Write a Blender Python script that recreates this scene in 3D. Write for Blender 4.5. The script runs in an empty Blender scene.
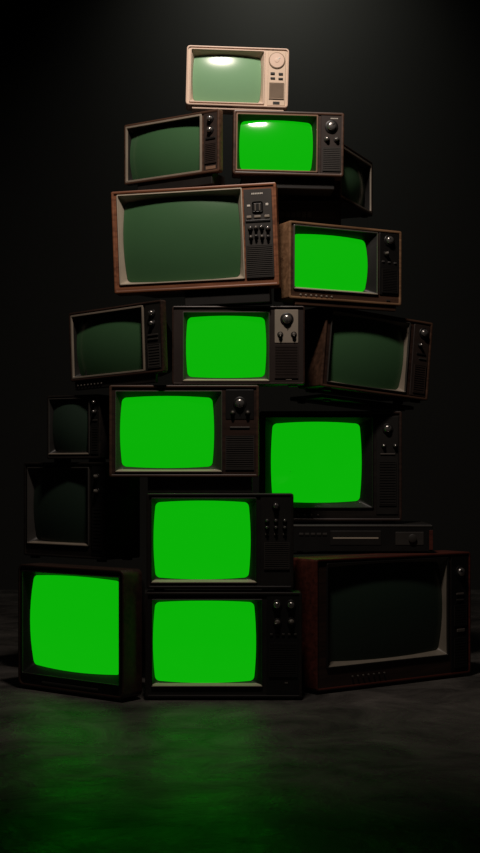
import bpy, bmesh, math, random
from mathutils import Vector, Matrix
R = math.radians
scn = bpy.context.scene
COL = scn.collection
random.seed(4)

# ------------------------------------------------------------------ materials
def srgb(r, g, b):
    f = lambda c: (c/255/12.92) if c/255 <= .04045 else ((c/255+.055)/1.055)**2.4
    return (f(r), f(g), f(b), 1)

def base_mat(name):
    m = bpy.data.materials.new(name); m.use_nodes = True
    nt = m.node_tree
    return m, nt, nt.nodes['Principled BSDF']

def plastic(name, c, rough=.45, grain=.25, spec=.4, metal=0.0):
    m, nt, p = base_mat(name)
    tc = nt.nodes.new('ShaderNodeTexCoord')
    n = nt.nodes.new('ShaderNodeTexNoise'); n.inputs['Scale'].default_value = 14; n.inputs['Detail'].default_value = 6
    nt.links.new(tc.outputs['Object'], n.inputs['Vector'])
    r = nt.nodes.new('ShaderNodeValToRGB')
    r.color_ramp.elements[0].position = .3; r.color_ramp.elements[1].position = .75
    r.color_ramp.elements[0].color = tuple(x*(1-grain) for x in c[:3]) + (1,)
    r.color_ramp.elements[1].color = tuple(min(1, x*(1+grain*.4)) for x in c[:3]) + (1,)
    nt.links.new(n.outputs['Fac'], r.inputs['Fac']); nt.links.new(r.outputs['Color'], p.inputs['Base Color'])
    n2 = nt.nodes.new('ShaderNodeTexNoise'); n2.inputs['Scale'].default_value = 260
    nt.links.new(tc.outputs['Object'], n2.inputs['Vector'])
    b = nt.nodes.new('ShaderNodeBump'); b.inputs['Strength'].default_value = .06; b.inputs['Distance'].default_value = .002
    nt.links.new(n2.outputs['Fac'], b.inputs['Height']); nt.links.new(b.outputs['Normal'], p.inputs['Normal'])
    p.inputs['Roughness'].default_value = rough
    p.inputs['Metallic'].default_value = metal
    p.inputs['Specular IOR Level'].default_value = spec
    return m

def wood(name, dark, light, rough=.42):
    m, nt, p = base_mat(name)
    tc = nt.nodes.new('ShaderNodeTexCoord')
    mp = nt.nodes.new('ShaderNodeMapping'); mp.inputs['Scale'].default_value = (2.2, 26, 34)
    nt.links.new(tc.outputs['Object'], mp.inputs['Vector'])
    n = nt.nodes.new('ShaderNodeTexNoise'); n.inputs['Scale'].default_value = 1.6; n.inputs['Detail'].default_value = 9
    n.inputs['Distortion'].default_value = .7
    nt.links.new(mp.outputs['Vector'], n.inputs['Vector'])
    n2 = nt.nodes.new('ShaderNodeTexNoise'); n2.inputs['Scale'].default_value = 5; n2.inputs['Detail'].default_value = 5
    nt.links.new(tc.outputs['Object'], n2.inputs['Vector'])
    mx = nt.nodes.new('ShaderNodeMath'); mx.operation = 'MULTIPLY_ADD'; mx.inputs[1].default_value = .35; 
    nt.links.new(n2.outputs['Fac'], mx.inputs[0]); nt.links.new(n.outputs['Fac'], mx.inputs[2])
    r = nt.nodes.new('ShaderNodeValToRGB')
    r.color_ramp.elements[0].position = .42; r.color_ramp.elements[1].position = .9
    r.color_ramp.elements[0].color = dark; r.color_ramp.elements[1].color = light
    nt.links.new(mx.outputs[0], r.inputs['Fac']); nt.links.new(r.outputs['Color'], p.inputs['Base Color'])
    b = nt.nodes.new('ShaderNodeBump'); b.inputs['Strength'].default_value = .08; b.inputs['Distance'].default_value = .002
    nt.links.new(n.outputs['Fac'], b.inputs['Height']); nt.links.new(b.outputs['Normal'], p.inputs['Normal'])
    p.inputs['Roughness'].default_value = rough
    return m

def glass(name, c, rough=.22, emit=None, strength=1.0, spec=.5):
    m, nt, p = base_mat(name)
    tc = nt.nodes.new('ShaderNodeTexCoord')
    n = nt.nodes.new('ShaderNodeTexNoise'); n.inputs['Scale'].default_value = 5; n.inputs['Detail'].default_value = 5
    nt.links.new(tc.outputs['Object'], n.inputs['Vector'])
    r = nt.nodes.new('ShaderNodeValToRGB')
    r.color_ramp.elements[0].color = tuple(x*.85 for x in c[:3]) + (1,); r.color_ramp.elements[1].color = c
    nt.links.new(n.outputs['Fac'], r.inputs['Fac']); nt.links.new(r.outputs['Color'], p.inputs['Base Color'])
    p.inputs['Roughness'].default_value = rough
    p.inputs['Specular IOR Level'].default_value = spec
    if emit:
        p.inputs['Emission Color'].default_value = emit
        p.inputs['Emission Strength'].default_value = strength
    return m

M = {}
M['cream'] = plastic('cream_plastic', (.60, .45, .355, 1), .45, .06)
M['cream_panel'] = plastic('cream_panel_plastic', (.58, .45, .34, 1), .45, .05)
M['tan_grille'] = plastic('tan_grille', (.24, .175, .12, 1), .6, .1)
M['black'] = plastic('black_plastic', (.008, .0075, .007, 1), .45, .3)
M['softblack'] = plastic('soft_black_plastic', (.013, .0115, .010, 1), .5, .3)
M['dark'] = plastic('dark_grey_plastic', (.036, .032, .028, 1), .5, .2)
M['mid'] = plastic('grey_plastic', (.095, .083, .070, 1), .5, .2)
M['bone'] = plastic('bone_trim', (.42, .36, .28, 1), .42, .1)
M['bezelgrey'] = plastic('aged_bezel', (.19, .165, .13, 1), .45, .15)
M['bonedim'] = plastic('aged_bone_trim', (.24, .20, .155, 1), .45, .15)
M['browntrim'] = plastic('brown_trim', (.22, .13, .085, 1), .4, .2)
M['greytrim'] = plastic('grey_metal_trim', (.11, .10, .088, 1), .38, .15, metal=.25)
M['dimtrim'] = plastic('dark_metal_trim', (.058, .053, .047, 1), .38, .15, metal=.25)
M['chrome'] = plastic('chrome', (.42, .40, .38, 1), .24, .05, metal=.85)
M['silver'] = plastic('brushed_silver', (.36, .31, .25, 1), .42, .1, metal=.25)
M['white'] = plastic('printed_white', (.55, .52, .46, 1), .5, .05)
M['darkbrown'] = plastic('dark_brown_panel', (.027, .0175, .014, 1), .5, .25)
M['wood_orange'] = wood('walnut_orange', (.085, .028, .012, 1), (.30, .115, .052, 1))
M['wood_brown'] = wood('walnut_brown', (.028, .0145, .009, 1), (.095, .047, .028, 1))
M['wood_tan'] = wood('walnut_tan', (.11, .058, .029, 1), (.30, .17, .09, 1))
M['wood_dark'] = wood('walnut_dark', (.014, .008, .006, 1), (.046, .023, .016, 1))
M['wood_red'] = wood('mahogany_red', (.034, .009, .006, 1), (.115, .028, .018, 1))
M['wood_black'] = wood('ebonised_wood', (.007, .006, .005, 1), (.019, .0145, .012, 1))
GREEN = (.0028, .440, .0022, 1)
M['lit'] = glass('lit_green_screen', (.002, .012, .002, 1), .12, GREEN, 1.0)
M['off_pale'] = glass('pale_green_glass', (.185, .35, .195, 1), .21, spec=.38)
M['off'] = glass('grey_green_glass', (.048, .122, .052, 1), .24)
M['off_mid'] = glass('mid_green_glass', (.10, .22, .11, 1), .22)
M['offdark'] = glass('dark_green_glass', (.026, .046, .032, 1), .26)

# ------------------------------------------------------------------ mesh helpers
def link(name, bm, mat, parent=None, smooth=None):
    me = bpy.data.meshes.new(name)
    bmesh.ops.recalc_face_normals(bm, faces=bm.faces)
    bm.to_mesh(me); bm.free()
    me.materials.append(mat)
    if smooth is not None:
        for p in me.polygons: p.use_smooth = True
        me.set_sharp_from_angle(angle=R(smooth))
    o = bpy.data.objects.new(name, me); COL.objects.link(o)
    if parent: o.parent = parent
    return o

def tag(o, label=None, cat=None, group=None, kind=None):
    if label: o['label'] = label
    if cat: o['category'] = cat
    if group: o['group'] = group
    if kind: o['kind'] = kind
    return o

def rrect(x0, x1, z0, z1, r, y, ns=8, nc=4):
    """rounded rectangle in the XZ plane, fixed point count so loops can be bridged"""
    r = max(1e-5, min(r, (x1-x0)/2*.98, (z1-z0)/2*.98))
    pts = []
    cs = [(x1-r, z1-r, 0), (x0+r, z1-r, 90), (x0+r, z0+r, 180), (x1-r, z0+r, 270)]
    for i, (cx, cz, a0) in enumerate(cs):
        for k in range(nc+1):
            a = R(a0 + 90*k/nc); pts.append((cx+r*math.cos(a), y, cz+r*math.sin(a)))
        nx, nz, na = cs[(i+1) % 4]
        a = R(na); ex, ez = nx+r*math.cos(a), nz+r*math.sin(a); sx, _, sz = pts[-1]
        for k in range(1, ns): pts.append((sx+(ex-sx)*k/ns, y, sz+(ez-sz)*k/ns))
    return pts

def loft(bm, loops, cap0=False, cap1=False):
    vs = [[bm.verts.new(p) for p in l] for l in loops]
    n = len(vs[0])
    for a, b in zip(vs, vs[1:]):
        for i in range(n):
            j = (i+1) % n
            try: bm.faces.new((a[i], a[j], b[j], b[i]))
            except ValueError: pass
    if cap0: bm.faces.new(vs[0])
    if cap1: bm.faces.new(list(reversed(vs[-1])))
    return vs

def box(bm, x0, x1, y0, y1, z0, z1, bev=0):
    g = bmesh.ops.create_cube(bm, size=1)
    vs = g['verts']
    for v in vs:
        v.co = Vector((x0 + (v.co.x+.5)*(x1-x0), y0 + (v.co.y+.5)*(y1-y0), z0 + (v.co.z+.5)*(z1-z0)))
    if bev:
        es = list({e for v in vs for e in v.link_edges})
        bmesh.ops.bevel(bm, geom=es, offset=bev, segments=2, affect='EDGES', profile=.5)

def lathe_y(bm, cx, cz, prof, n=28, ribs=0, ribdepth=0.0):
    """prof = [(radius, y)], revolved about the local y axis at (cx, cz)"""
    loops = []
    for r, y in prof:
        l = []
        for k in range(n):
            a = 2*math.pi*k/n
            rr = r*(1 - (ribdepth if (ribs and k % 2) else 0))
            l.append((cx+rr*math.cos(a), y, cz+rr*math.sin(a)))
        loops.append(l)
    loft(bm, loops, True, True)

# ------------------------------------------------------------------ a television
def outline(x0, x1, z0, z1, yrec, bulge, rad):
    cx, cz = (x0+x1)/2, (z0+z1)/2; a, b = (x1-x0)/2, (z1-z0)/2
    pts = []
    for (x, _, z) in rrect(-a, a, -b, b, rad, 0):
        k = .042
        X = x*(1-k*(z/b)**2); Z = z*(1-k*1.15*(x/a)**2)
        pts.append((X, Z))
    def surf(X, Z, s=1):
        x, z = X*s, Z*s
        return (cx+x, yrec - bulge*1.4*(1-.5*((x/a)**2+(z/b)**2)), cz+z)
    return pts, surf

GROUP = 'televisions stacked in the tall pyramid'
def television(label, loc, yaw, roll, W, H, shell, depth, opening, screen, mats, controls=(), panel=None,
               base=('feet', .012), recess=.034, bulge=.022, hump=(.07, .05, .0), corner=.008, lip=.010, rad=.016, pitch=0,
               hump_end=None, fascia_deep=.006):
    """origin at the base, front face looks along -y; u runs left to right and v bottom to top over the front"""
    root = bpy.data.objects.new('television', None); COL.objects.link(root)
    root.empty_display_size = .1
    root.location = loc; root.rotation_euler = (R(pitch), R(roll), R(yaw))
    tag(root, label, 'television', GROUP)
    bh = base[1]
    X = lambda u: -W/2 + u*W
    Z = lambda v: bh + v*H
    # shell
    bm = bmesh.new(); c = corner
    o0 = lambda i, y, r=None: rrect(-W/2+i, W/2-i, bh+i, bh+H-i, max(.001, (r if r is not None else c)-i*.5), y)
    loft(bm, [o0(lip+.0, shell-.012 if shell > .055 else shell-.001), o0(lip, .0015), o0(lip*.75, 0), o0(.003, 0), o0(.0008, .0012), o0(0, .004), o0(0, shell-.004), o0(.004, shell)] + ([o0(lip+.0, shell)] if shell <= .055 else []), shell > .055, shell > .055)
    link('cabinet', bm, mats['cabinet'], root, 35)
    # tapered rear housing
    si, ti, bi = hump
    he = hump_end if hump_end else (si+W*.16)
    bm = bmesh.new()
    dm = shell + (depth-shell)*.35
    loft(bm, [rrect(-W/2+si*.6, W/2-si*.6, bh+bi*.6, bh+H-ti*.0-.002, .015, shell-.003),
              rrect(-W/2+si, W/2-si, bh+bi, bh+H-ti*.4-.002, .02, dm),
              rrect(-W/2+he, W/2-he, bh+bi+.03, bh+H-ti-.01, .03, depth-.01),
              rrect(-W/2+he+.012, W/2-he-.012, bh+bi+.042, bh+H-ti-.022, .02, depth)], shell > .055, True)
    link('rear_housing', bm, M['black'], root, 35)
    # front panel with the opening cut in it
    ox0, ox1, oz0, oz1 = X(opening[0]), X(opening[1]), Z(opening[2]), Z(opening[3])
    bm = bmesh.new()
    loft(bm, [o0(lip-.0005, fascia_deep), rrect(ox0, ox1, oz0, oz1, .004, fascia_deep), rrect(ox0, ox1, oz0, oz1, .004, fascia_deep+.003)])
    link('front_panel', bm, mats.get('fascia', mats['cabinet']), root)
    # trim ring and funnel shaped bezel
    tw = mats.get('trim_w', .004)
    bm = bmesh.new()
    loft(bm, [rrect(ox0, ox1, oz0, oz1, .004, fascia_deep+.002), rrect(ox0, ox1, oz0, oz1, .004, fascia_deep-.005),
              rrect(ox0+.001, ox1-.001, oz0+.001, oz1-.001, .004, fascia_deep-.006),
              rrect(ox0+tw, ox1-tw, oz0+tw, oz1-tw, .004, fascia_deep-.006),
              rrect(ox0+tw+.001, ox1-tw-.001, oz0+tw+.001, oz1-tw-.001, .004, fascia_deep-.004),
              rrect(ox0+tw+.001, ox1-tw-.001, oz0+tw+.001, oz1-tw-.001, .004, fascia_deep+.003)])
    link('screen_trim', bm, mats['trim'], root, 30)
    sx0, sx1, sz0, sz1 = X(screen[0]), X(screen[1]), Z(screen[2]), Z(screen[3])
    pts, surf = outline(sx0, sx1, sz0, sz1, recess + .005, bulge, rad)
    bm = bmesh.new()
    edge = [surf(a, b) for a, b in pts]
    def mid(p, q, t, dy=0): return tuple(p[i]+(q[i]-p[i])*t + (dy if i == 1 else 0) for i in range(3))
    outer = rrect(ox0+tw*.8, ox1-tw*.8, oz0+tw*.8, oz1-tw*.8, .004, fascia_deep-.003)
    loft(bm, [outer, [mid(p, q, .55) for p, q in zip(outer, edge)], [mid(p, q, .92, .001) for p, q in zip(outer, edge)],
              [mid(p, q, 1.0, .004) for p, q in zip(outer, edge)]])
    link('screen_bezel', bm, mats.get('bezel', M['black']), root, 40)
    if 'sill' in mats:
        sm, sh = mats['sill']
        bm = bmesh.new(); inx = min(.02, (sx0-ox0)*.8)
        z0 = oz0+tw*.6
        vv = [bm.verts.new(p) for p in ((ox0+tw*.5, fascia_deep-.0065, z0-.001), (ox1-tw*.5, fascia_deep-.0065, z0-.001), (ox1-tw*.5, fascia_deep-.0065, z0+.002), (ox0+tw*.5, fascia_deep-.0065, z0+.002),
              (ox0+inx, recess*.6, z0+.001), (ox1-inx, recess*.6, z0+.001), (ox1-inx, recess*.6, z0+sh), (ox0+inx, recess*.6, z0+sh))]
        for f in ((0,1,2,3), (7,6,5,4), (0,4,5,1), (1,5,6,2), (2,6,7,3), (3,7,4,0)): bm.faces.new([vv[i] for i in f])
        link('lower_sill', bm, sm, root)
    # glass
    bm = bmesh.new(); rings = 12
    loops = [[surf(a, b, s) for a, b in pts] for s in [1 - k/rings for k in range(rings)]]
    vs = loft(bm, loops)
    cv = bm.verts.new(surf(0, 0, 0)); last = vs[-1]
    for i in range(len(last)): bm.faces.new((last[i], last[(i+1) % len(last)], cv))
    sc = link('screen', bm, mats['screen'], root, 80)
    sc['label'] = 'glowing plain green screen' if mats['screen'] is M['lit'] else 'switched-off curved grey green glass screen'
    # control panel plate
    fy = fascia_deep
    if panel:
        bm = bmesh.new()
        px0, px1, pz0, pz1 = X(panel[0]), X(panel[1]), Z(panel[2]), Z(panel[3])
        loft(bm, [rrect(px0, px1, pz0, pz1, .003, fy+.001), rrect(px0, px1, pz0, pz1, .003, fy-.002),
                  rrect(px0+.0015, px1-.0015, pz0+.0015, pz1-.0015, .002, fy-.0035)], False, True)
        link('control_panel', bm, panel[4], root, 30)
        fy = fy - .0035
    for c in controls: control(root, c, X, Z, fy, W)
    # base
    if base[0] == 'feet':
        for sx in (-1, 1):
            for yy in (.025, max(.06, shell-.03)):
                bm = bmesh.new()
                x = sx*(W/2-.045)
                box(bm, x-.018, x+.018, yy-.012, yy+.012, 0, bh+.002, .002)
                link('foot', bm, M['black'], root)
    else:
        bx0, bx1, by0, by1 = base[2]
        bm = bmesh.new()
        box(bm, bx0, bx1, by0, by1, 0, bh+.002, .003)
        link('base', bm, base[3] if len(base) > 3 else M['softblack'], root)
        if len(base) > 4: control(root, ('dots', base[4][0], base[4][1], base[4][2], 0, M['mid']), X, lambda v: bh*.5, by0, W)
    return root

def control(root, c, X, Z, fy, W):
    k = c[0]
    if k in ('knob', 'dial'):
        _, u, v, r, mat, skirt = c[:6]
        ang = c[6] if len(c) > 6 else 90
        x, z = X(u), Z(v)
        bm = bmesh.new()
        lathe_y(bm, x, z, [(r, fy+.001), (r, fy-.003), (r*.93, fy-.0045), (r*.70, fy-.005)], 32)
        s = link('tuning_knob' if k == 'knob' else 'tuning_dial', bm, skirt, root, 35)
        bm = bmesh.new()
        if k == 'knob':
            lathe_y(bm, x, z, [(r*.66, fy-.0045), (r*.66, fy-.011), (r*.62, fy-.0135), (r*.52, fy-.0158), (r*.38, fy-.0172), (r*.2, fy-.0180), (r*.05, fy-.0182)], 32)
        else:
            lathe_y(bm, x, z, [(r*.90, fy-.0045), (r*.88, fy-.0058), (r*.3, fy-.0062), (r*.27, fy-.0072), (r*.2, fy-.0075)], 40)
        link('knob_cap', bm, mat, s, 30)
        bm = bmesh.new()
        a = R(ang); d = Vector((math.cos(a), 0, math.sin(a))); n = Vector((-d.z, 0, d.x))
        q = .165 if k == 'knob' else .083
        y0 = fy-.0168 if k == 'knob' else fy-.0060
        p0 = Vector((x, y0, z)) + d*r*.1; p1 = Vector((x, y0, z)) + d*r*(.6 if k == 'knob' else .5)
        w = n*r*.07; dy = Vector((0, -.0016, 0))
        vv = [bm.verts.new(p) for p in (p0-w, p0+w, p1+w, p1-w, p0-w+dy, p0+w+dy, p1+w+dy, p1-w+dy)]
        for f in ((0,1,2,3), (7,6,5,4), (0,4,5,1), (1,5,6,2), (2,6,7,3), (3,7,4,0)): bm.faces.new([vv[i] for i in f])
        link('pointer', bm, M['white'] if mat is not M['chrome'] else M['black'], s)
    elif k == 'btn':
        _, u, v, w, h, mat = c[:6]
        x, z = X(u), Z(v); bm = bmesh.new()
        pr = c[6] if len(c) > 6 else .004
        box(bm, x-w/2, x+w/2, fy-pr, fy+.001, z-h/2, z+h/2, min(w, h)*.18)
        link('button', bm, mat, root)
    elif k == 'badge':
        _, u, v, w, h, mat = c[:6]
        x, z = X(u), Z(v); bm = bmesh.new()
        box(bm, x-w/2, x+w/2, fy-.0015, fy+.001, z-h/2, z+h/2, .0006)
        link('badge', bm, mat, root)
    elif k == 'marks':                              # row of tiny raised marks too small to read
        _, u, v, w, h, mat, n = c
        x, z = X(u), Z(v); bm = bmesh.new()
        for i in range(n):
            xx = x - w/2 + (i+.5)*w/n
            box(bm, xx-w/n*.34, xx+w/n*.34, fy-.0012, fy+.001, z-h/2, z+h/2)
        link('badge', bm, mat, root)
    elif k == 'plate':
        _, u0, u1, v0, v1, mat = c
        bm = bmesh.new()
        loft(bm, [rrect(X(u0), X(u1), Z(v0), Z(v1), .003, fy+.001), rrect(X(u0), X(u1), Z(v0), Z(v1), .003, fy-.0012),
                  rrect(X(u0)+.001, X(u1)-.001, Z(v0)+.001, Z(v1)-.001, .002, fy-.002)], False, True)
        link('tuner_plate', bm, mat, root, 30)
    elif k == 'grille':
        _, u0, u1, v0, v1, mat, n = c
        bm = bmesh.new()
        x0, x1, z0, z1 = X(u0), X(u1), Z(v0), Z(v1)
        t = .0025
        box(bm, x0, x1, fy-.0012, fy+.001, z0, z1)
        for (a, b, cc, d) in ((x0, x1, z0, z0+t), (x0, x1, z1-t, z1), (x0, x0+t, z0+t, z1-t), (x1-t, x1, z0+t, z1-t)):
            box(bm, a, b, fy-.004, fy-.0012, cc, d)
        st = (z1-z0-2*t)/n
        for i in range(n):
            zz = z0+t+(i+.5)*st
            box(bm, x0+t, x1-t, fy-.0032, fy-.0012, zz-st*.28, zz+st*.28)
        link('speaker_grille', bm, mat, root)
    elif k == 'dots':
        _, u0, u1, n, v, mat = c
        for i in range(n):
            bm = bmesh.new()
            x, z = X(u0+(u1-u0)*i/(n-1)), Z(v)
            lathe_y(bm, x, z, [(.0038, fy+.001), (.0038, fy-.004), (.0026, fy-.005)], 12)
            link('button', bm, mat, root, 30)

# ------------------------------------------------------------------ the pyramid, floor upwards
C, B, S = M['chrome'], M['black'], M['softblack']
# bottom row
television('large green-lit television on the floor at bottom left, turned left, without side knobs',
    (-.647, .102, 0), -38, 0, .561, .473, .105, .36, (.035, .965, .10, .95), (.075, .925, .155, .925),
    dict(cabinet=M['wood_dark'], fascia=S, trim=M['softblack'], bezel=B, screen=M['lit']), base=('feet', .012),
    controls=[('btn', .5, .05, .30, .008, M['dark'])], hump=(.10, .05, 0), hump_end=.21, corner=.022, recess=.036)
television('green-lit black television on the floor in the middle, four round knobs',
    (-.061, -.012, 0), 0, 0, .580, .390, .10, .35, (.040, .75, .105, .935), (.049, .708, .135, .918),
    dict(cabinet=M['wood_black'], fascia=S, trim=M['softblack'], bezel=B, screen=M['lit'], sill=(M['bone'], .010), trim_w=.003), base=('feet', .010),
    panel=(.775, .985, .03, .97, B), recess=.026,
    controls=[('knob', .84, .88, .019, C, B, 60), ('knob', .93, .88, .019, C, B, 110), ('knob', .843, .715, .016, M['mid'], B, 200), ('knob', .932, .72, .016, M['mid'], B, 130)]
      + [('btn', .805+i*.038, .60, .011, .007, M['dark']) for i in range(5)] + [('grille', .79, .97, .20, .52, S, 14), ('badge', .90, .14, .012, .006, M['mid'])],
    hump=(.07, .05, 0), hump_end=.19)
television('wide red-brown wooden television, switched off, on the floor at bottom right',
    (.622, .345, 0), 35.5, 0, .819, .502, .15, .52, (.065, .845, .165, .965), (.085, .835, .19, .94),
    dict(cabinet=M['wood_red'], fascia=M['wood_dark'], trim=M['softblack'], bezel=M['bezelgrey'], screen=M['offdark'], trim_w=.004), base=('feet', .012),
    panel=(.865, .985, .03, .97, B), recess=.040, corner=.012, hump=(.04, .0, .02), hump_end=.12,
    controls=[('knob', .925, .84, .026, C, B, 150), ('btn', .925, .66, .040, .008, M['mid']), ('btn', .925, .61, .040, .006, M['dark']), ('btn', .93, .36, .045, .014, M['mid']),
              ('grille', .885, .97, .06, .30, S, 10), ('grille', .885, .97, .40, .57, S, 8)]
      + [('dots', .22, .42, 7, .085, M['mid'])])
# second row
television('green-lit black television standing directly on the bottom middle one, cluster of small knobs',
    (-.074, .0, .400), 0, 0, .545, .353, .10, .35, (.03, .75, .06, .955), (.046, .708, .095, .925),
    dict(cabinet=M['wood_black'], fascia=S, trim=M['softblack'], bezel=B, screen=M['lit'], sill=(M['bone'], .010), trim_w=.003), base=('feet', .012),
    panel=(.775, .985, .03, .97, S), recess=.026,
    controls=[('knob', .88, .87, .015, C, B, 90)] + [('knob', u, v, .0085, C, B, 90) for u in (.82, .88, .94) for v in (.715, .645)]
      + [('btn', .82+i*.06, .57, .014, .006, M['mid']) for i in range(3)] + [('grille', .80, .972, .205, .485, M['dark'], 12)],
    hump=(.07, .05, 0), hump_end=.19)
television('dark television, switched off, standing on the bottom left green-lit one',
    (-.713, .45, .488), -39, 0, .476, .385, .20, .36, (.04, .80, .13, .95), (.075, .77, .155, .92),
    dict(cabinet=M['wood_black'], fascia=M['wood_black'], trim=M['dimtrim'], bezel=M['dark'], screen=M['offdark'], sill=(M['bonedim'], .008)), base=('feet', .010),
    panel=(.83, .975, .04, .96, B), controls=[('knob', .90, .85, .014, M['mid'], B, 90), ('knob', .90, .70, .014, M['mid'], B, 90), ('grille', .85, .96, .1, .55, S, 12)])
# deck and set above the red-brown console
def deck(label, loc, yaw, W, H, D, rich=True, group=None, roll=0):
    root = bpy.data.objects.new('video_recorder', None); COL.objects.link(root)
    root.location = loc; root.rotation_euler = (0, R(roll), R(yaw)); tag(root, label, 'video recorder')
    f = .008
    bm = bmesh.new(); box(bm, -W/2, W/2, .006, D, f, H, .004); link('case', bm, M['softblack'], root)
    bm = bmesh.new(); box(bm, -W/2-.002, W/2+.002, -.002, .008, f, H-.003, .002); link('front_panel', bm, M['black'], root)
    bm = bmesh.new(); box(bm, -W/2, W/2, -.004, -.001, H-.009, H-.005, .001); link('trim_strip', bm, M['greytrim'] if rich else M['softblack'], root)
    if rich:
        bm = bmesh.new(); box(bm, -W*.22, W*.14, -.004, -.001, H*.28, H*.78, .002); d = link('tape_door', bm, M['softblack'], root)
        bm = bmesh.new(); box(bm, -W*.20, W*.12, -.0055, -.0035, H*.50, H*.55, .0006); link('handle_strip', bm, M['bone'], d)
        for i in range(5):
            bm = bmesh.new(); x = -W*.44+i*.024; box(bm, x, x+.018, -.005, -.001, H*.62, H*.70, .001); link('button', bm, M['dark'], root)
        bm = bmesh.new(); box(bm, W*.24, W*.44, -.004, -.001, H*.28, H*.74, .002); link('display_window', bm, M['dark'], root)
        bm = bmesh.new(); lathe_y(bm, W*.36, H*.52, [(.017, -.003), (.017, -.012), (.013, -.014)], 28); link('jog_knob', bm, M['dark'], root, 35)
        bm = bmesh.new(); box(bm, W*.478, W/2+.0025, -.005, -.001, H*.12, H*.80, .001); o = link('end_strip', bm, M['wood_red'], root); o['label'] = 'red end strip'
    else:
        for i in range(6):
            bm = bmesh.new(); x = -W*.40+i*.022; box(bm, x, x+.016, -.004, -.001, H*.45, H*.62, .001); link('button', bm, M['dark'], root)
        bm = bmesh.new(); box(bm, W*.05, W*.42, -.0035, -.001, H*.42, H*.66, .001); link('tape_door', bm, M['softblack'], root)
    for sx in (-1, 1):
        for yy in (.03, D-.03):
            bm = bmesh.new(); lathe_z = box(bm, sx*(W/2-.04)-.012, sx*(W/2-.04)+.012, yy-.012, yy+.012, 0, f+.002, .001); link('foot', bm, M['black'], root)
    return root
deck('wide black video recorder lying on the red-brown wooden television', (.492, .475, .514), 0, .575, .118, .34)
television('green-lit dark television standing on the wide black video recorder',
    (.37, .50, .632), 0, 0, .58, .448, .20, .36, (.035, .80, .115, .95), (.08, .72, .165, .905),
    dict(cabinet=M['wood_dark'], fascia=M['wood_black'], trim=M['softblack'], bezel=B, screen=M['lit']), base=('feet', .012),
    panel=(.82, .975, .06, .95, S),
    controls=[('knob', .90, .84, .022, C, B, 60), ('knob', .872, .685, .010, C, B, 90), ('knob', .952, .685, .010, C, B, 90), ('btn', .90, .61, .06, .005, M['mid']),
              ('grille', .84, .96, .14, .54, S, 16), ('dots', .27, .41, 4, .055, M['mid'])])
television('green-lit brown television standing on the upper of the two black ones',
    (-.2136, .15, .765), 0, 0, .572, .351, .12, .34, (.04, .755, .055, .94), (.070, .700, .098, .885),
    dict(cabinet=M['wood_brown'], fascia=M['wood_dark'], trim=M['greytrim'], bezel=M['dark'], screen=M['lit'], sill=(M['bone'], .010), trim_w=.003),
    base=('plinth', .060, (-.14, .26, .025, .27)), recess=.032, hump=(.09, .04, .045), hump_end=.17,
    controls=[('plate', .777, .967, .63, .95, B), ('knob', .872, .80, .026, C, B, 270), ('knob', .825, .70, .011, M['mid'], B, 90), ('knob', .925, .70, .011, M['mid'], B, 90),
              ('btn', .872, .54, .075, .005, M['greytrim']), ('grille', .777, .967, .08, .45, M['dark'], 15)])
television('smallest dark portable television, switched off, at the far left edge of the pyramid',
    (-.668, .40, .883), -28, 0, .259, .256, .10, .24, (.03, .80, .07, .955), (.08, .76, .11, .91),
    dict(cabinet=M['wood_black'], fascia=S, trim=M['dimtrim'], bezel=M['softblack'], screen=M['offdark'], sill=(M['bonedim'], .006), trim_w=.003), base=('feet', .013),
    panel=(.825, .985, .04, .96, B), hump=(.03, .03, 0), hump_end=.06, rad=.014, recess=.024,
    controls=[('knob', .90, .88, .010, C, B, 90), ('knob', .90, .73, .010, C, B, 90), ('btn', .90, .60, .025, .005, M['dark']), ('grille', .84, .97, .08, .5, S, 10)])
# third row
television('dark brown television, switched off, turned left, standing above the smallest dark portable',
    (-.4815, .241, 1.178), -36, -2.3, .48, .275, .03, .32, (.02, .805, .04, .96), (.034, .797, .06, .92),
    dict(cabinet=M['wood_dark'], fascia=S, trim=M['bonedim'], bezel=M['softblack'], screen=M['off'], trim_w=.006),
    base=('plinth', .035, (-.225, .19, .010, .028), S, (.07, .33, 8)), hump=(.10, .05, 0), hump_end=.2, recess=.036,
    panel=(.825, .985, .04, .96, S),
    controls=[('knob', .90, .83, .015, C, B, 80), ('knob', .90, .69, .013, C, B, 80), ('btn', .90, .53, .05, .007, M['dark']), ('btn', .90, .47, .05, .007, M['dark']), ('grille', .845, .97, .07, .40, M['dark'], 8)])
television('green-lit television in the centre, with pale metal tuner plate',
    (-.006, .20, 1.176), 0, 0, .512, .302, .06, .33, (.08, .735, .04, .93), (.104, .71, .085, .882),
    dict(cabinet=M['wood_dark'], fascia=M['darkbrown'], trim=M['greytrim'], bezel=M['dark'], screen=M['lit'], sill=(M['bone'], .009), trim_w=.003), base=('feet', .006),
    hump=(.10, .03, 0), hump_end=.17, recess=.030, lip=.006,
    controls=[('plate', .773, .95, .53, .955, M['silver']), ('knob', .865, .83, .026, C, B, 270), ('knob', .815, .635, .012, M['mid'], B, 270), ('knob', .917, .635, .012, M['mid'], B, 270),
              ('btn', .815, .565, .008, .006, B), ('btn', .917, .565, .008, .006, B), ('grille', .773, .95, .08, .50, M['darkbrown'], 20), ('badge', .88, .065, .022, .005, M['bonedim'])])
deck('slim dark video recorder under the tilted switched-off television on the right', (.52, .47, 1.112), 27.8, .44, .024, .26, rich=False, roll=5)
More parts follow.
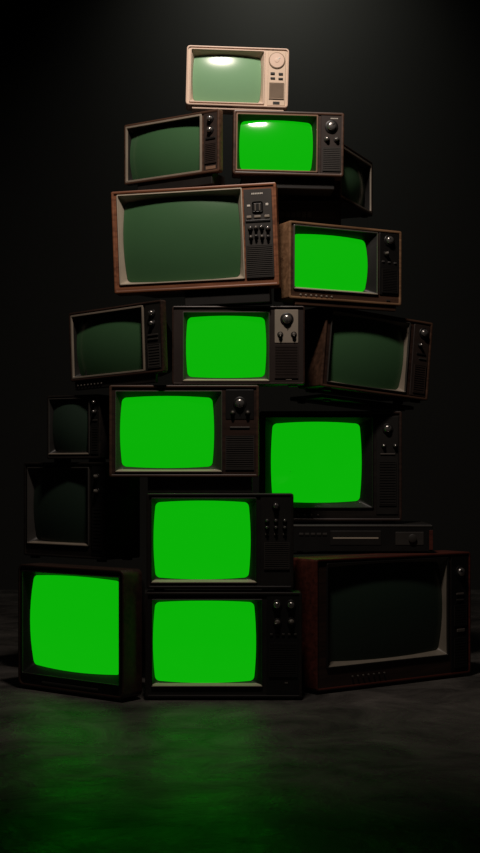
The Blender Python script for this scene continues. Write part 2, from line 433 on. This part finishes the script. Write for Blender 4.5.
television('brown television, switched off, tilting down to the right, on the slim recorder',
    (.543, .42, 1.147), 27.8, 5.0, .515, .322, .18, .34, (.055, .785, .06, .955), (.066, .770, .08, .925),
    dict(cabinet=M['wood_brown'], fascia=M['wood_dark'], trim=M['dimtrim'], bezel=M['bonedim'], screen=M['off'], trim_w=.003), base=('feet', .012),
    panel=(.825, .975, .04, .95, M['darkbrown']), recess=.036, hump=(.06, .02, 0),
    controls=[('knob', .915, .85, .022, C, B, 110), ('knob', .885, .69, .009, C, B, 90), ('btn', .905, .58, .045, .006, B), ('btn', .92, .52, .035, .005, M['dark']), ('grille', .85, .96, .08, .44, M['darkbrown'], 12)])
# fourth row
television('large orange-brown wooden television, switched off, cream screen surround and many small controls',
    (-.165, .184, 1.486), -6, -2.1, .640, .394, .09, .40, (.033, .795, .078, .965), (.058, .772, .098, .925),
    dict(cabinet=M['wood_orange'], fascia=M['wood_orange'], trim=M['bone'], bezel=M['bone'], screen=M['off'], trim_w=.004),
    base=('plinth', .060, (-.05, .28, .02, .10)), recess=.042, bulge=.026, hump=(.11, .0, 0), hump_end=.20, corner=.006,
    panel=(.803, .972, .075, .945, M['dark']),
    controls=[('marks', .885, .90, .045, .006, M['white'], 7), ('btn', .885, .77, .042, .040, B, .002), ('btn', .872, .765, .006, .028, M['mid'], .006), ('btn', .898, .765, .006, .028, M['mid'], .006),
              ('btn', .832, .785, .013, .008, M['white'], .002), ('btn', .942, .79, .011, .010, M['white'], .002),
              ('btn', .832, .675, .019, .010, M['bonedim']), ('btn', .883, .675, .026, .008, M['bonedim']), ('btn', .940, .675, .020, .010, M['bonedim']),
              ('btn', .885, .635, .095, .008, B), ('knob', .838, .565, .0105, C, B, 90), ('knob', .872, .565, .0095, M['mid'], B, 90), ('knob', .906, .570, .0105, C, B, 60), ('knob', .943, .555, .0105, C, B, 120),
              ('knob', .840, .475, .009, M['mid'], B, 90), ('knob', .872, .48, .0085, B, B, 90), ('knob', .907, .475, .009, M['mid'], B, 90), ('knob', .943, .47, .0085, B, B, 90),
              ('grille', .806, .969, .085, .40, M['dark'], 16)])
television('green-lit tan wooden television turned right, beside the large orange-brown one',
    (.419, .312, 1.490), 26, .3, .512, .300, .13, .36, (.04, .785, .125, .955), (.06, .715, .15, .87),
    dict(cabinet=M['wood_tan'], fascia=M['wood_brown'], trim=M['greytrim'], bezel=B, screen=M['lit'], sill=(M['bone'], .008), trim_w=.004),
    base=('plinth', .023, (-.225, .235, .008, .026), M['wood_brown']), recess=.034, hump=(.08, .0, 0), hump_end=.17,
    panel=(.80, .985, .13, .955, B),
    controls=[('knob', .885, .86, .023, C, B, 140), ('knob', .855, .68, .011, M['mid'], B, 90), ('btn', .83, .575, .011, .006, C), ('btn', .885, .57, .011, .006, C), ('btn', .94, .565, .011, .006, C),
              ('grille', .82, .965, .16, .48, S, 14), ('dots', .10, .37, 7, .055, M['bonedim']), ('badge', .88, .06, .018, .006, M['dark'])])
deck('dark boxy video recorder in shadow on the tan green-lit television', (.27, .44, 1.815), 0, .27, .125, .30, rich=False)
television('dark television turned almost sideways, half hidden behind the small green-lit one',
    (.49, .66, 1.942), 66, 0, .42, .235, .28, .38, (.03, .97, .05, .95), (.07, .92, .08, .90),
    dict(cabinet=M['wood_dark'], fascia=S, trim=M['bonedim'], bezel=M['softblack'], screen=M['off_mid'], trim_w=.008), base=('feet', .008),
    )
# top rows
television('brown television, switched off, turned left, standing on the large orange-brown one',
    (-.272, .275, 1.950), -33, 0, .458, .240, .03, .30, (.012, .82, .03, .965), (.026, .808, .05, .92),
    dict(cabinet=M['wood_brown'], fascia=M['wood_brown'], trim=M['bonedim'], bezel=M['softblack'], screen=M['off'], trim_w=.007),
    base=('plinth', .042, (-.17, .19, .010, .10)), hump=(.09, .03, 0), hump_end=.2, recess=.034,
    panel=(.838, .985, .03, .965, M['darkbrown']),
    controls=[('knob', .912, .86, .015, C, B, 80), ('knob', .912, .68, .015, C, B, 80), ('btn', .912, .55, .045, .008, B), ('grille', .855, .97, .15, .47, M['darkbrown'], 10), ('badge', .912, .08, .045, .012, M['browntrim'])])
television('small green-lit brown television directly below the cream one',
    (.187, .25, 1.953), 3, .8, .432, .249, .09, .22, (.025, .765, .05, .955), (.058, .725, .072, .875),
    dict(cabinet=M['wood_brown'], fascia=M['wood_dark'], trim=M['browntrim'], bezel=B, screen=M['lit'], sill=(M['browntrim'], .008), trim_w=.005),
    base=('plinth', .046, (-.18, .185, .03, .16)), hump=(.10, .02, 0), hump_end=.16, recess=.036,
    panel=(.79, .985, .04, .95, M['darkbrown']),
    controls=[('marks', .91, .905, .030, .004, M['white'], 6), ('knob', .885, .775, .026, C, B, 45), ('knob', .845, .575, .012, C, B, 60), ('knob', .933, .575, .012, C, B, 120),
              ('grille', .808, .972, .08, .45, M['dark'], 12)])
cream = television('cream plastic portable television, switched off, at the very top',
    (-.013, .27, 2.260), 2, 1.4, .40, .232, .10, .26, (.035, .765, .045, .955), (.062, .735, .085, .885),
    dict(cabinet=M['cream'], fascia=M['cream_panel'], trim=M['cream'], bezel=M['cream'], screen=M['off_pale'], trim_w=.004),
    base=('plinth', .013, (-.175, .185, .01, .085), M['cream']), hump=(.05, .04, .02), corner=.012, lip=.006, recess=.034, rad=.013, bulge=.016,
    panel=(.795, .97, .03, .95, M['cream_panel']),
    controls=[('dial', .882, .79, .032, M['cream'], M['tan_grille'], 45), ('btn', .843, .57, .017, .009, B), ('btn', .923, .565, .017, .009, B),
              ('btn', .845, .49, .018, .007, B), ('btn', .923, .485, .018, .007, B), ('grille', .812, .958, .14, .415, M['tan_grille'], 14), ('badge', .885, .075, .026, .011, B)])

# ------------------------------------------------------------------ the setting
def ground_mat():
    m, nt, p = base_mat('worn_concrete')
    tc = nt.nodes.new('ShaderNodeTexCoord')
    n = nt.nodes.new('ShaderNodeTexNoise'); n.inputs['Scale'].default_value = 3.2; n.inputs['Detail'].default_value = 12; n.inputs['Roughness'].default_value = .66; n.inputs['Distortion'].default_value = .9
    nt.links.new(tc.outputs['Object'], n.inputs['Vector'])
    r = nt.nodes.new('ShaderNodeValToRGB')
    r.color_ramp.elements[0].position = .32; r.color_ramp.elements[1].position = .72
    r.color_ramp.elements[0].color = (.030, .029, .027, 1); r.color_ramp.elements[1].color = (.135, .124, .112, 1)
    nt.links.new(n.outputs['Fac'], r.inputs['Fac']); nt.links.new(r.outputs['Color'], p.inputs['Base Color'])
    n3 = nt.nodes.new('ShaderNodeTexNoise'); n3.inputs['Scale'].default_value = 6; n3.inputs['Detail'].default_value = 8
    nt.links.new(tc.outputs['Object'], n3.inputs['Vector'])
    mr = nt.nodes.new('ShaderNodeMapRange'); mr.inputs['From Min'].default_value = .3; mr.inputs['From Max'].default_value = .7
    mr.inputs['To Min'].default_value = .20; mr.inputs['To Max'].default_value = .42; p.inputs['Specular IOR Level'].default_value = .08
    nt.links.new(n3.outputs['Fac'], mr.inputs['Value']); nt.links.new(mr.outputs['Result'], p.inputs['Roughness'])
    b = nt.nodes.new('ShaderNodeBump'); b.inputs['Strength'].default_value = .6; b.inputs['Distance'].default_value = .03
    nt.links.new(n.outputs['Fac'], b.inputs['Height']); nt.links.new(b.outputs['Normal'], p.inputs['Normal'])
    return m
def wall_mat():
    m, nt, p = base_mat('matt_dark_backdrop')
    tc = nt.nodes.new('ShaderNodeTexCoord')
    n = nt.nodes.new('ShaderNodeTexNoise'); n.inputs['Scale'].default_value = .8; n.inputs['Detail'].default_value = 5
    nt.links.new(tc.outputs['Object'], n.inputs['Vector'])
    r = nt.nodes.new('ShaderNodeValToRGB')
    r.color_ramp.elements[0].color = (.013, .0137, .0117, 1); r.color_ramp.elements[1].color = (.0185, .0187, .016, 1)
    nt.links.new(n.outputs['Fac'], r.inputs['Fac']); nt.links.new(r.outputs['Color'], p.inputs['Base Color'])
    p.inputs['Roughness'].default_value = .9
    return m
bm = bmesh.new(); box(bm, -5, 5, -5.6, 4.7, -.1, 0); tag(link('floor', bm, ground_mat()), kind='structure')
bm = bmesh.new(); box(bm, -5, 5, 4.6, 4.7, 0, 6); tag(link('wall_back', bm, wall_mat()), kind='structure')

# ------------------------------------------------------------------ light
def area(name, loc, target, sx, sy, power, col, spread):
    l = bpy.data.lights.new(name, 'AREA'); l.shape = 'RECTANGLE'; l.size = sx; l.size_y = sy
    l.energy = power; l.color = col; l.spread = R(spread)
    o = bpy.data.objects.new(name, l); COL.objects.link(o); o.location = loc
    o.rotation_euler = (Vector(target)-Vector(loc)).to_track_quat('-Z', 'Y').to_euler()
    return o
area('overhead_softbox', (-.07, -1.06, 3.52), (-.02, .12, 2.2), .34, .18, 16.8, (1, .86, .76), 106)
area('backdrop_light', (.25, 3.7, 5.2), (.25, 4.6, 4.0), .5, .3, 7.5, (1, .99, .88), 94)

w = bpy.data.worlds.new('World'); scn.world = w; w.use_nodes = True
w.node_tree.nodes['Background'].inputs[0].default_value = (.5, .55, .5, 1)
w.node_tree.nodes['Background'].inputs[1].default_value = .002

# ------------------------------------------------------------------ camera
cam = bpy.data.cameras.new('camera'); co = bpy.data.objects.new('camera', cam); COL.objects.link(co)
cam.sensor_fit = 'VERTICAL'; cam.sensor_height = 36; cam.lens = 36*1350/853
cam.shift_y = (470-426.5)/853
co.location = (0, -5, .852); co.rotation_euler = (R(90), 0, 0)
scn.camera = co
scn.view_settings.view_transform = 'Standard'; scn.view_settings.look = 'None'
scn.view_settings.gamma = 1; scn.view_settings.exposure = 0; scn.view_settings.use_curve_mapping = False
